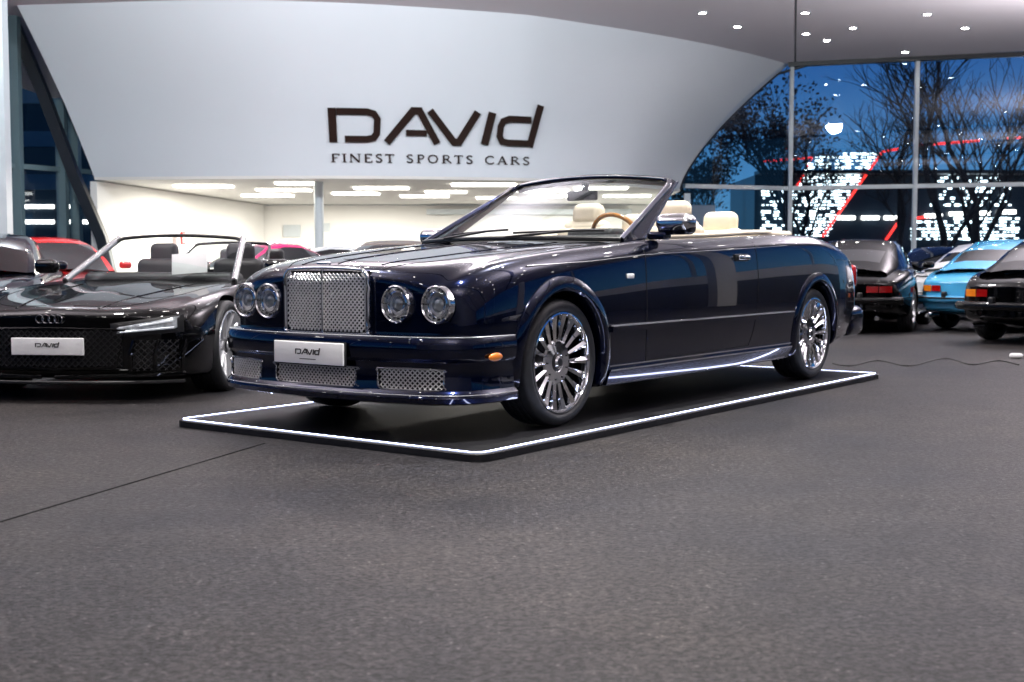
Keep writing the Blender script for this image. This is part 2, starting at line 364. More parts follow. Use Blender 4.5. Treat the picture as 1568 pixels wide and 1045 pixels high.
# ------------------------------------------------------------------ car building
class Body:
    def __init__(s,tab,warp=(.16,.15),fadeF=(.2,1.1),fadeR=(3.6,1.1),n=6,step=.06):
        S=tab['s']; s.f={k:pchip(S,tab[k]) for k in('w','zs','zc','zb')}; s.S0,s.S1=S[0],S[-1]; s.warp=warp; s.fF=fadeF; s.fR=fadeR; s.n=n; s.step=step
        s.W=max(tab['w']); s.mid=tab.get('mid',.58); s.cache={}
    def prof(s,x):
        key=round(x,5)
        if key in s.cache: return s.cache[key]
        w,zs,zc,zb=[s.f[k](x) for k in('w','zs','zc','zb')]
        d=min(x-s.S0,s.S1-x); R=.07; ins=0
        if d<R: ins=.06*(1-math.sqrt(max(0,1-((R-d)/R)**2)))
        md=s.mid; z4=(zb+.06+md)/2
        P=[(0,zb-.012),(.6*w,zb-.004),(.9*w,zb+.01),(.965*w,zb+.06),(.99*w,z4),(w,md),(.995*w,(md+zs-.1)/2),(.975*w,zs-.10),(.945*w,zs-.035),(.89*w,zs),(.8*w,zs+.25*(zc-zs)*.4),(.66*w,zs+.55*(zc-zs)),(.4*w,zc-.012),(0,zc)]
        P=catmull(P,s.n); zm=(zb+zs)/2
        r=[(p[0]*(1-ins/w),zm+(p[1]-zm)*(1-ins/.35)) for p in P]; s.cache[key]=r; return r
    def wp(s,x,t):
        a=(abs(t)/s.W)**3
        f=min(max((s.fF[0]-x)/s.fF[1],0),1); r=min(max((x-s.fR[0])/s.fR[1],0),1)
        return x+s.warp[0]*a*f-s.warp[1]*a*r
    def side_t(s,x,z):
        P=s.prof(x); mx=max(p[0] for p in P)
        Q=sorted([p for p in P if p[0]>.7*mx],key=lambda p:p[1])
        return float(np.interp(z,[q[1] for q in Q],[q[0] for q in Q]))
    def top_z(s,x,t):
        P=s.prof(x); k=max(range(len(P)),key=lambda i:P[i][0]); Q=P[k:][::-1]
        return float(np.interp(abs(t),[q[0] for q in Q],[q[1] for q in Q]))
    def front_s(s,t): return s.wp(s.S0,t)
    def build(s,name,m,par):
        st=[s.S0,s.S0+.004,s.S0+.012,s.S0+.025,s.S0+.045,s.S0+.07]
        n=int((s.S1-s.S0-.14)/s.step); st+= [s.S0+.07+(s.S1-s.S0-.14)*i/n for i in range(1,n+1)]; st+=[s.S1-.045,s.S1-.025,s.S1-.012,s.S1-.004,s.S1]
        V=[];F=[]; R=None
        for x in st:
            P=s.prof(x); ring=P+[(-a,b) for a,b in P[-2:0:-1]]; R=len(ring)
            for t,z in ring: V.append((s.wp(x,t),-t,z))
        for i in range(len(st)-1):
            for k in range(R): F.append([i*R+k,i*R+(k+1)%R,(i+1)*R+(k+1)%R,(i+1)*R+k])
        K=16
        for x in(st[0],st[-1]):
            P=s.prof(x); b=len(V)
            for t,z in P:
                for k in range(K+1): tt=t*(1-2*k/K); V.append((s.wp(x,tt),-tt,z))
            for j in range(len(P)-1):
                for k in range(K): F.append([b+j*(K+1)+k,b+j*(K+1)+k+1,b+(j+1)*(K+1)+k+1,b+(j+1)*(K+1)+k])
        o=obj(name,V,F,m,par); fixn(o,2e-5); return o
def mkcut(bm):
    bmesh.ops.recalc_face_normals(bm,faces=bm.faces)
    me=D.meshes.new('cut'); bm.to_mesh(me); bm.free(); me.materials.append(M['dark']); o=D.objects.new('cut',me); COL.objects.link(o); return o
def cyl_cut(c,r,L,axis='Y',n=64):
    bm=bmesh.new(); bmesh.ops.create_cone(bm,cap_ends=True,segments=n,radius1=r,radius2=r,depth=L)
    R=Matrix.Rotation(math.pi/2,4,'X') if axis=='Y' else Matrix.Rotation(math.pi/2,4,'Y')
    bmesh.ops.transform(bm,matrix=Matrix.Translation(c)@R,verts=bm.verts)
    return mkcut(bm)
def box_cut(c,s,bev=0):
    bm=bmesh.new(); bmesh.ops.create_cube(bm,size=1)
    for v in bm.verts: v.co=Vector((v.co.x*s[0]+c[0],v.co.y*s[1]+c[1],v.co.z*s[2]+c[2]))
    if bev: bmesh.ops.bevel(bm,geom=bm.edges[:],offset=bev,segments=5,affect='EDGES',profile=.5)
    return mkcut(bm)
def cut(o,cs,ang=28):
    """subtract cutters one by one; every result is checked (must stay inside the old bounds), else retried with a tiny offset"""
    par=o.parent; o.parent=None; rr=random.Random(3)
    def bounds(me):
        a=np.empty(len(me.vertices)*3); me.vertices.foreach_get('co',a); a=a.reshape(-1,3); return a.min(0),a.max(0)
    for c in cs:
        b0,b1=bounds(o.data); nv0=len(o.data.vertices); good=None
        for k in range(6):
            if k: c.location=tuple(rr.uniform(-.0012,.0012) for _ in range(3))
            md=o.modifiers.new('b','BOOLEAN'); md.operation='DIFFERENCE'; md.object=c; md.solver='EXACT' if k<4 else 'FAST'
            try: md.material_mode='TRANSFER'
            except: pass
            bpy.context.view_layer.update()
            dg=bpy.context.evaluated_depsgraph_get(); dg.update()
            me=D.meshes.new_from_object(o.evaluated_get(dg),depsgraph=dg); o.modifiers.clear()
            if len(me.vertices)>nv0*.5:
                a0,a1=bounds(me)
                if (a0>b0-.002).all() and (a1<b1+.002).all() and len(me.vertices)!=nv0: good=me; break
        if good: o.data=good
        else: print('CUT FAILED',o.name)
    o.parent=par
    for c in cs: D.objects.remove(c,do_unlink=True)
    o.data.shade_smooth(); o.data.set_sharp_from_angle(angle=math.radians(ang))
def side_strip(name,body,pts,w,m,par,off=.002,side=1,nsub=8):
    q=[]
    for a,b in zip(pts[:-1],pts[1:]):
        for k in range(nsub): q.append((a[0]+(b[0]-a[0])*k/nsub,a[1]+(b[1]-a[1])*k/nsub))
    q.append(pts[-1]); V=[];F=[]
    strokeg(V,F,q,w,lambda x,z,d:(x,-side*(body.side_t(x,z)+d),z),-.004,off)
    return obj(name,V,F,m,par,30)
def top_strip(name,body,pts,w,m,par,off=.0015,sym=True):
    V=[];F=[]; q=[tuple(p) for p in catmull(pts,8)]
    for sd in ((1,-1) if sym else (1,)): strokeg(V,F,q,w,lambda x,t,d:(body.wp(x,t),-sd*t,body.top_z(x,t)+d),-.003,off)
    return obj(name,V,F,m,par)
def front_patch(name,fs,ts,zlo,zhi,off,m,par,side=1,n=14,k=5):
    def fn(u,v):
        t=ts[0]+(ts[1]-ts[0])*u; z=zlo(u)*(1-v)+zhi(u)*v; return (fs(t)-off*(1 if .0<u<1 and 0<v<1 else .2),-side*t,z)
    return grid(name,fn,n,k,m,par,0)
def lattice(name,fn,t0,t1,z0,z1,cell,r,m,par,inside=None):
    V=[];F=[]; W=t1-t0;H=z1-z0; step=cell*math.sqrt(2)
    n=int((W+H)/step)+2
    for sg_ in(1,-1):
        for i in range(-1,n):
            c=i*step; run=[]
            K=24
            for k in range(K+1):
                z=z0+H*k/K; t=(t0+c-(z-z0)) if sg_==1 else (t1-c+(z-z0))
                ok=t0<=t<=t1 and (inside is None or inside(t,z))
                if ok: 
                    p=fn(t,z); run.append((p[0]+(.5*r if sg_==1 else -.5*r),p[1],p[2]))
                if (not ok or k==K) and len(run)>1: tubeg(V,F,run,r,4,False); run=[]
                elif not ok: run=[]
    return obj(name,V,F,m,par)
def wheel(par,s,t,R,rr,width,nsp,m,side=1,style='fin',z=None):
    z=R if z is None else z
    o=empty('wheel_%s_%s'%('front' if s<1 else 'rear','left' if side>0 else 'right')); o.parent=par
    h=width/2; cy=-side*(t-h)
    def fn(r,a,th): return (s+r*math.cos(th), cy+side*a, z+r*math.sin(th))
    prof=[(rr,-h+.018),(rr+.010,-h+.004),(rr+.022,-h),(R-.035,-h),(R-.012,-h+.012),(R-.002,-h+.035),(R,-.05),(R-.008,-.048),(R-.008,-.038),(R,-.036),(R,-.006),(R-.008,-.004),(R-.008,.004),(R,.006),(R,.036),(R-.008,.038),(R-.008,.048),(R,.05),(R-.002,h-.035),(R-.012,h-.012),(R-.035,h),(rr+.02,h),(rr,h-.02)]
    lathe('tyre',prof,72,fn,M['rubber'],o,True,40)
    V=[];F=[]
    latheg(V,F,[(rr+.001,-h+.016),(rr-.003,-h+.006),(rr-.012,-h+.004),(rr-.018,-h+.014),(rr-.022,-h+.04),(rr-.028,h-.03)],72,fn)
    latheg(V,F,[(.0,-h+.022),(.03,-h+.022),(.038,-h+.032)],24,fn)
    if style=='fin':
        latheg(V,F,[(.050,-h+.046),(.056,-h+.040),(.118,-h+.044),(.128,-h+.052),(.131,-h+.09)],48,fn)
    else: latheg(V,F,[(.036,-h+.05),(.07,-h+.05),(.08,-h+.07)],24,fn)
    def pt(r,wv,a,th):
        x=r*math.cos(th)-wv*math.sin(th); zz=r*math.sin(th)+wv*math.cos(th); return (s+x,cy+side*a,z+zz)
    r0=.118 if style=='fin' else .06; r1=rr-.014
    for i in range(nsp):
        th=2*math.pi*i/nsp
        offs=[0] if style=='fin' else [-.09,.09]
        for of in offs:
            b=len(V); secs=[(r0,.012,-h+.042,of*.2),((r0+r1)/2,.018,-h+.032,of*.6),(r1-.02,.025,-h+.020,of),(r1,.030,-h+.016,of)] if style=='fin' else [(r0,.012,-h+.05,0),((r0+r1)/2,.011,-h+.035,of*.5),(r1,.012,-h+.02,of)]
            for (r,wv,a,o2) in secs:
                t2=th+o2
                for (ww,aa) in((-wv,a+.035),(-wv*.8,a+.008),(0,a-.005),(wv*.8,a+.008),(wv,a+.035)): V.append(pt(r,ww,aa,t2))
            for j in range(len(secs)-1):
                for k in range(4): F.append([b+j*5+k,b+j*5+k+1,b+(j+1)*5+k+1,b+(j+1)*5+k])
    obj('rim',V,F,m,o,25)
    V=[];F=[]; latheg(V,F,[(0,-.005),(rr-.03,-.005),(rr-.03,0.0)],48,fn); obj('barrel_back',V,F,M['dark'],o)
    V=[];F=[]; latheg(V,F,[(.05,-h+.085),(.19,-h+.085),(.19,-h+.1)],48,fn); obj('brake_disc',V,F,M['pblack'] if style=='fin' else M['silver'],o)
    V=[];F=[]; latheg(V,F,[(.038,-h+.036),(.050,-h+.042)],32,fn); latheg(V,F,[(0,-h+.0205),(.020,-h+.0205)],20,fn)
    if style=='fin':
        for i in range(nsp//2):
            th=2*math.pi*(i+.5)/nsp*2; c=fn(.098,-h+.041,th); boxg(V,F,c,(.009,.006,.009))
    obj('hub_ring',V,F,M['pblack'],o)
    return o
def windscreen(par,bs,bz,bt,ts,tz,tt,bowb,bowt,crb,crt,r,fm,gm):
    def P(u,v):
        lin=lambda a,b:a+(b-a)*v
        q=1-u*u
        return (lin(bs,ts)-lin(bowb,bowt)*q, -u*lin(bt,tt), lin(bz,tz)+lin(crb,crt)*q)
    grid('windscreen_glass',lambda a,b:P(-1+2*a,b),24,8,gm,par,0)
    path=[P(-1,v/8) for v in range(8)]+[P(-.97,.97)]+[P(-1+2*i/20,1.0) for i in range(1,20)]+[P(.97,.97)]+[P(1,v/8) for v in range(7,-1,-1)]
    tube('windscreen_frame',path,r,fm,par,8)
    return P
projg=mat('projector_glass',(.25,.27,.28),.05,0,1)
def headlamp(par,s,t,z,r,side):
    cx,cy=s,-side*t
    def fn(rr,a,th): return (cx+a,cy+rr*math.cos(th),z+rr*math.sin(th))
    e=empty('headlamp'); e.parent=par
    lathe('bezel',[(r-.006,.012),(r-.004,-.012),(r+.002,-.018),(r+.008,-.012),(r+.010,.02)],40,fn,M['chrome'],e)
    lathe('reflector',[(r-.004,-.004),(r*.9,.020),(r*.62,.045),(r*.50,.05)],40,fn,M['chromed'],e)
    lathe('projector',[(r*.52,.05),(r*.50,.014),(r*.44,.006),(r*.40,.012),(r*.38,.03)],32,fn,M['chrome'],e)
    lathe('projector_lens',[(r*.38,.018),(r*.28,.004),(r*.12,-.003),(0,-.005)],32,fn,projg,e)
    lathe('inner_ring',[(r*.72,.012),(r*.76,.0),(r*.68,-.002),(r*.64,.01)],32,fn,M['chrome'],e)
    V=[];F=[]
    for i in range(16):
        a=2*math.pi*i/16; boxg(V,F,(cx+.012,cy+r*.84*math.cos(a),z+r*.84*math.sin(a)),(.02,.012,.004),Matrix.Rotation(a,4,'X'))
    obj('fins',V,F,M['pblack'],e)
    lathe('glass',[(r-.002,-.010),(r*.85,-.020),(r*.5,-.030),(0,-.034)],32,fn,M['lens'],e)
# ================= main convertible
YAW=math.atan2(.806,.592)
CX,CY=-.465,7.46
car=empty('luxury_convertible_car',(CX,CY,.045),YAW)
tab=dict(s=[-.90,-.75,-.5,-.2,.2,.6,1.0,2.0,3.0,3.5,4.0,4.4,4.72],
 w=[.875,.910,.932,.945,.952,.955,.957,.96,.962,.96,.945,.915,.86],
 zs=[.80,.865,.92,.955,.99,1.02,1.05,1.085,1.12,1.125,1.085,1.02,.93],
 zc=[.885,.925,.955,.985,1.02,1.05,1.07,1.10,1.135,1.14,1.10,1.04,.96],
 zb=[.30,.28,.24,.2,.18,.17,.17,.17,.18,.20,.24,.28,.32])
B=Body(tab)
bd=B.build('body_shell',M['navy'],car)
RW=3.54; cuts=[]
for s_ in(0,RW):
    for sd in(1,-1): cuts.append(cyl_cut((s_,sd*.95,.36),.405,.56))
HT=(.483,.718)
for t in HT:
    for sd in(1,-1): cuts.append(cyl_cut((B.front_s(t)-.0213,-sd*t+.0007,.7003),.0905,.20,'X',40))
cuts.append(box_cut((2.05,.0003,1.15),(2.2,1.50,1.2),.12))
cuts.append(box_cut((-.9213,.0005,.7002),(.10,.60,.34)))
cut(bd,cuts)
for s_ in(0,RW):
    for sd in(1,-1):
        V=[];F=[]
        def fn(r,a,th):
            x=s_+r*math.cos(th); z=.36+r*math.sin(th); z=max(z,.17)
            return (x,-sd*(B.side_t(x,min(z,.78))+a),z)
        latheg(V,F,[(.398,-.10),(.400,.008),(.410,.020),(.425,.021),(.455,.015),(.480,.003),(.484,-.02)],64,fn,False,math.radians(-22),math.radians(202))
        obj('wheel_arch_flare',V,F,M['navy'],car,40)
        wheel(car,s_,.935,.358,.286,.25,18,M['rimc'],sd,'fin')
for t in HT:
    for sd in(1,-1): headlamp(car,B.front_s(t)-.006,t,.70,.091,sd)
gr=empty('radiator_grille'); gr.parent=car
def ins(t,z): 
    a=abs(t); 
    if a>.30: return False
    return z<.872-.10*max(0,(a-.2)/.1)**2*.35 and z>.535+.05*max(0,(a-.24)/.06)**2*.5
obj('backing',[(-.885,-.3,.53),(-.885,.3,.53),(-.885,.3,.872),(-.885,-.3,.872)],[(0,1,2,3)],M['dark'],gr)
lattice('mesh',lambda t,z:(-.912-.02*(1-(t/.32)**2),-t,z),-.30,.30,.535,.872,.0195,.0042,M['chromed'],gr,ins)
oc=[(-.31,.56),(-.312,.70),(-.31,.83),(-.285,.868),(-.24,.880),(0,.888),(.24,.880),(.285,.868),(.31,.83),(.312,.70),(.31,.56),(.285,.535),(0,.525),(-.285,.535),(-.31,.56)]
oc=catmull(oc,5)
tube('surround',[(-.918-.02*(1-(p[0]/.32)**2),-p[0],p[1]) for p in oc],.011,M['chrome'],gr,8)
tube('centre_bar',[(-.944,0,.53),(-.944,0,.886)],.006,M['chrome'],gr,8)
for sd in(1,-1):
    tube('inner_line',[(-.92,-sd*.296,.55),(-.92,-sd*.296,.85)],.004,M['chrome'],gr,6)
rbox('emblem',(-.93,0,.912),(.03,.09,.018),.008,M['chrome'],gr)
path=catmull([(-.465,.935),(-.60,.932),(-.74,.91),(-.86,.84),(-.94,.70),(-.99,.47),(-1.015,.24),(-1.02,0)],7)
path=path+[np.array((p[0],-p[1])) for p in path[-2::-1]]
prof=[(-.14,.540),(-.03,.546),(.0,.538),(.014,.515),(.018,.47),(.012,.425),(-.006,.405),(-.010,.385),(-.006,.30),(.0,.262),(.018,.245),(.026,.225),(.018,.20),(-.02,.188),(-.14,.19)]
V=[];F=[];K=len(prof)
nor=[]
for i in range(len(path)):
    t=path[min(i+1,len(path)-1)]-path[max(i-1,0)]; t=t/np.linalg.norm(t)
    n_=np.array((t[1],-t[0])); 
    if np.dot(n_,path[i])<0: n_=-n_
    nor.append(n_)
    for o_,z in prof: q=path[i]+n_*o_; V.append((q[0],-q[1],z))
for i in range(len(path)-1):
    for k in range(K): F.append([i*K+k,i*K+(k+1)%K,(i+1)*K+(k+1)%K,(i+1)*K+k])
F.append(list(range(K))); F.append([(len(path)-1)*K+k for k in range(K)])
bp=obj('front_bumper',V,F,M['navy'],car); fixn(bp)
cut(bp,[box_cut((-1.0,.0004,.3151),(.5,.60,.105),.03),box_cut((-.95,-.6202,.3182),(.5,.36,.115),.03),box_cut((-.95,.6203,.3183),(.5,.36,.115),.03)],30)
pf=pchip([-1.0,-.935,-.91,-.84,-.70,-.47,-.24,0,.24,.47,.70,.84,.91,.935,1.0],[-.4,-.60,-.74,-.86,-.94,-.99,-1.015,-1.02,-1.015,-.99,-.94,-.86,-.74,-.60,-.4])
for (a,b) in((-.30,.30),(.44,.80),(-.80,-.44)):
    lattice('bumper_mesh',lambda t,z:(pf(t)+.022,-t,z),a,b,.262,.374,.0190,.0038,M['chromed'],car)
    grid('bumper_mesh_back',lambda u,v:(pf(a+(b-a)*u)+.06,-(a+(b-a)*u),.25+.14*v),12,1,M['dark'],car,0)
    oc=[(a+.02,.265),(b-.02,.265),(b-.002,.285),(b-.002,.35),(b-.02,.371),(a+.02,.371),(a+.002,.35),(a+.002,.285),(a+.02,.265)]
    tube('mesh_rim',[(pf(p[0])+.006,-p[0],p[1]) for p in catmull(oc,4)],.005,M['chrome'],car,6)
tube('lip_chrome',[(p[0]+nor[i][0]*.020,-(p[1]+nor[i][1]*.020),.240) for i,p in enumerate(path)],.003,M['silver'],car,6)
tube('bumper_crease',[(p[0]+nor[i][0]*.004,-(p[1]+nor[i][1]*.004),.535) for i,p in enumerate(path)],.0035,M['silver'],car,6)
box('front_undertray',(-.6,0,.24),(.5,1.6,.1),M['dark'],car)
npz=.435
rbox('number_plate',(-1.052,0,npz),(.012,.52,.118),.005,M['plate'],car)
obj('plate_recess',[(-1.043,-.27,npz-.066),(-1.043,.27,npz-.066),(-1.043,.27,npz+.066),(-1.043,-.27,npz+.066)],[(0,1,2,3)],M['pblack'],car)
minilogo('plate_logo',car,lambda x,y,d:(-1.0585-d,-x,npz+.006+y),.00056,M['ink'])
box('plate_text',(-1.0590,0,npz-.033),(.001,.12,.004),M['ink'],car)
for sd in(1,-1):
    bm=bmesh.new(); bmesh.ops.create_uvsphere(bm,u_segments=24,v_segments=12,radius=1)
    me=D.meshes.new('side_marker'); bm.to_mesh(me); bm.free(); me.materials.append(M['amber']); me.shade_smooth()
    o=D.objects.new('side_marker',me); COL.objects.link(o); o.parent=car; o.scale=(.070,.012,.022); o.location=(-.64,-sd*.944,.43); o.rotation_euler=(0,0,sd*.10)
for sd in(1,-1):
    side_strip('side_moulding',B,[(.47,.525),(3.06,.53)],.034,M['navy'],car,.016,side=sd,nsub=20)
    side_strip('moulding_highlight',B,[(.475,.5445),(3.055,.5495)],.009,M['silver'],car,.017,side=sd,nsub=20)  # reflection along the moulding drawn in as a silver strip
    side_strip('sill_panel',B,[(.47,.235),(3.06,.24)],.085,M['navy'],car,.020,side=sd,nsub=20)
    side_strip('sill_bright_line',B,[(.475,.281),(3.055,.286)],.009,M['chrome'],car,.021,side=sd,nsub=20)
    side_strip('sill_bright_line_b',B,[(.475,.306),(3.055,.311)],.008,M['chrome'],car,.008,side=sd,nsub=20)
    side_strip('sill_lower_line',B,[(.475,.193),(3.055,.197)],.009,M['silver'],car,.021,side=sd,nsub=20)
    side_strip('door_gap_front',B,[(.90,1.0),(.885,.80),(.88,.50),(.90,.31)],.007,M['dark'],car,.0015,side=sd)
    side_strip('door_gap_rear',B,[(2.44,1.06),(2.46,.85),(2.44,.60),(2.38,.42),(2.33,.33)],.007,M['dark'],car,.0015,side=sd)
    side_strip('door_gap_bottom',B,[(.90,.313),(2.33,.33)],.005,M['dark'],car,.0015,side=sd)
    side_strip('waist_highlight',B,[(-.3,.90),(.3,.925),(.9,.965),(2.4,1.02),(3.0,1.045)],.0035,M['silver'],car,.003,side=sd,nsub=10)  # shoulder reflection highlight put in as a thin silver line
    t_=B.side_t(2.2,.95)
    rbox('door_handle',(2.20,-sd*(t_+.025),.95),(.17,.022,.032),.0105,M['chrome'],car)
    rbox('door_handle_base',(2.20,-sd*(t_+.004),.95),(.20,.012,.05),.0055,M['pblack'],car)
    rbox('side_repeater',(.70,-sd*(B.side_t(.7,.835)+.003),.835),(.075,.014,.03),.0068,M['plate'],car)
    A=[(.86,.80,1.03),(1.10,.80,1.06),(1.765,.672,1.462),(1.70,.672,1.478)]
    V=[(a,-sd*b,c) for a,b,c in A]+[(a,-sd*(b-.03),c) for a,b,c in A]
    obj('a_pillar',V,[(0,1,2,3),(4,7,6,5),(0,4,5,1),(1,5,6,2),(2,6,7,3),(3,7,4,0)],M['navy'],car)
    tube('pillar_trim',[(1.105,-sd*.803,1.065),(1.765,-sd*.675,1.462)],.008,M['navy'],car,6)
    mr=empty('door_mirror'); mr.parent=car
    mz=1.155 if sd>0 else 1.09; mt=1.00 if sd>0 else .95
    rbox('shell',(1.17,-sd*mt,mz-.02),(.12,.24,.09),.04,M['navy'],mr,seg=6)
    rbox('chrome_cap',(1.160,-sd*mt,mz+.010),(.14,.256,.115),.055,M['chrome'],mr,seg=6)
    rbox('stalk',(1.14,-sd*.89,1.085),(.09,.14,.05),.02,M['navy'],mr)
    for (ss,hz,w) in((2.28,1.365,.26),(3.02,1.31,.28)):
        st=empty('seat'); st.parent=car
        rbox('headrest',(ss,-sd*.37,hz-.085),(.13,w,.17),.06,M['cream'],st,(0,.12,0),6)
        rbox('backrest',(ss-.08,-sd*.37,hz-.50),(.17,.50,.68),.075,M['cream'],st,(0,.2,0),6)
        rbox('cushion',(ss-.35,-sd*.37,.62),(.52,.50,.18),.07,M['cream'],st,None,6)
        rbox('shoulder',(ss-.02,-sd*.37,hz-.20),(.14,.40,.14),.06,M['cream'],st,(0,.15,0),6)
    tube('cockpit_coaming',[(1.1,-sd*.765,1.075),(2.0,-sd*.77,1.105),(2.8,-sd*.77,1.14),(3.2,-sd*.72,1.150)],.018,M['cream'],car,8)
    rbox('tail_lamp',(4.63,-sd*.77,.80),(.10,.16,.20),.04,M['redlens'],car)
rbox('tonneau_cover',(3.25,0,1.130),(.55,1.5,.07),.032,M['cream'],car,None,6)
rbox('rear_shelf',(2.95,0,1.12),(.2,1.46,.06),.028,M['cream'],car)
box('cockpit_floor',(2.05,0,.56),(2.1,1.46,.03),M['dleather'],car)
rbox('dashboard',(1.16,0,1.0),(.34,1.44,.19),.06,M['dleather'],car,None,6)
rbox('dash_wood',(1.31,0,.97),(.03,1.3,.09),.01,M['wood'],car)
rbox('instrument_hood',(1.24,-.36,1.10),(.2,.36,.08),.035,M['dleather'],car)
def sw(r,a,th):
    p=Matrix.Rotation(math.radians(-28),4,'Y')@Vector((a,r*math.cos(th),r*math.sin(th))); return (1.50+p.x,-.36+p.y,1.075+p.z)
lathe('steering_wheel',[(.185+.016*math.cos(q*math.pi/4),.016*math.sin(q*math.pi/4)) for q in range(8)],40,sw,M['wood'],car,True,80)
for a in(0,math.pi,-math.pi/2):
    p0=sw(.0,0,a);p1=sw(.18,0,a); tube('wheel_spoke',[p0,p1],.016,M['cream'],car,6)
P=windscreen(car,.85,1.055,.79,1.735,1.47,.665,.26,.05,.01,.045,.020,M['navy'],M['wglass'])
tube('windscreen_top_trim',[(lambda q:(q[0]+.02,q[1],q[2]-.028))(P(-.97+1.94*i/20,1)) for i in range(21)],.016,M['pblack'],car,6)
tube('windscreen_bright_line',[(lambda q:(q[0]-.016,q[1],q[2]+.008))(P(-.97+1.94*i/20,1)) for i in range(21)],.0045,M['silver'],car,6)
tube('windscreen_seal',[(lambda q:(q[0]-.01,q[1],q[2]+.004))(P(-1+2*i/20,0)) for i in range(21)],.014,M['pblack'],car,6)
for (u0,u1) in((-.55,.05),(.15,.85)):
    pp=[]
    for i in range(9):
        u=u0+(u1-u0)*i/8; q=P(u,.06+.05*i/8); pp.append((q[0]-.022,q[1],q[2]+.012))
    tube('wiper',pp,.008,M['pblack'],car,5)
    q=P(u0,0); tube('wiper_arm',[(q[0]-.05,q[1],q[2]+.01),pp[5]],.009,M['pblack'],car,5)
rbox('rear_view_mirror',(1.62,0.0,1.385),(.03,.25,.07),.014,M['pblack'],car)
rbox('mirror_stalk',(1.66,0.0,1.44),(.03,.05,.08),.01,M['pblack'],car)
top_strip('bonnet_gap',B,[(-.86,.36),(-.6,.54),(-.2,.66),(.3,.72),(.75,.745)],.006,M['dark'],car)
top_strip('bonnet_crease',B,[(-.80,.30),(-.4,.38),(.2,.44),(.62,.46)],.012,M['navy'],car,.004)
tube('bonnet_centre_spear',[(B.wp(s_,0),0,B.top_z(s_,0)+.001) for s_ in np.linspace(-.82,.52,16)],.004,M['navy'],car,6)
rbox('rear_bumper',(4.59,0,.42),(.36,1.78,.26),.08,M['navy'],car,None,6)
box('rear_underside',(4.3,0,.26),(.6,1.3,.08),M['dark'],car)
box('underbody',(1.73,0,.19),(4.2,1.3,.06),M['dark'],car)
# ================= platform
pt=empty('display_platform',(-.50,7.46,0),YAW)
def rrect(s0,s1,t0,t1,r,n=8):
    out=[]
    for (cx,cy,a) in((s1-r,t1-r,0),(s0+r,t1-r,90),(s0+r,t0+r,180),(s1-r,t0+r,270)):
        for k in range(n+1): an=math.radians(a+90*k/n); out.append((cx+r*math.cos(an),cy+r*math.sin(an)))
    return out
s0,s1,t0,t1=-1.06,4.40,-1.08,1.21
oc=rrect(s0,s1,t0,t1,.10)
V=[(a,-b,0.002) for a,b in oc]+[(a,-b,.036) for a,b in oc]; n=len(oc)
V+=[(a,-b,.042) for a,b in rrect(s0+.006,s1-.006,t0+.006,t1-.006,.095)]
F=[[n+n+i for i in range(n)]]+[[i,(i+1)%n,n+(i+1)%n,n+i] for i in range(n)]+[[n+i,n+(i+1)%n,2*n+(i+1)%n,2*n+i] for i in range(n)]
obj('deck',V,F,M['plat'],pt)
a1=rrect(s0+.022,s1-.022,t0+.022,t1-.022,.08); a2=rrect(s0+.038,s1-.038,t0+.038,t1-.038,.065)
V=[(a,-b,.046) for a,b in a1]+[(a,-b,.046) for a,b in a2]
obj('led_strip',V,[[i,(i+1)%n,n+(i+1)%n,n+i] for i in range(n)],M['led'],pt)
# ================= sports roadster (left)
rd=empty('sports_roadster_car',(-3.05,9.42,0),math.atan2(.993,.115))
tb=dict(s=[-.95,-.8,-.5,0,.5,1.0,1.6,2.2,2.65,3.1,3.5],w=[.88,.93,.955,.965,.965,.96,.965,.975,.98,.96,.90],
 zs=[.61,.65,.70,.75,.785,.81,.84,.87,.88,.85,.78],zc=[.635,.665,.71,.76,.80,.83,.85,.90,.92,.88,.80],zb=[.2,.17,.14,.13,.13,.13,.13,.13,.14,.18,.25],mid=.42)
B2=Body(tb,(.33,.2),(.1,1.0),(2.6,.9),5,.09)
b2=B2.build('body_shell',M['black'],rd)
c2=[cyl_cut((s_,sd*.95,.345),.375,.5) for s_ in(0,2.65) for sd in(1,-1)]+[box_cut((1.65,.0003,1.0),(1.1,1.36,.9),.1)]
cut(b2,c2)
for s_ in(0,2.65):
    for sd in(1,-1): wheel(rd,s_,.955,.34,.268,.25,10,M['silver'],sd,'y')
P2=windscreen(rd,.72,.81,.72,1.42,1.165,.56,.28,.06,.02,.03,.016,M['pblack'],M['wglass'])
lampin=mat('lamp_inner',(.85,.88,.92),.15,.4,0,.1,40,emis=(.85,.93,1),es=.25,samp=False)
lampl=mat('lamp_cover',(.38,.41,.44),.15,.2,1,.35,30)
fsx=lambda t:B2.front_s(t)-.012
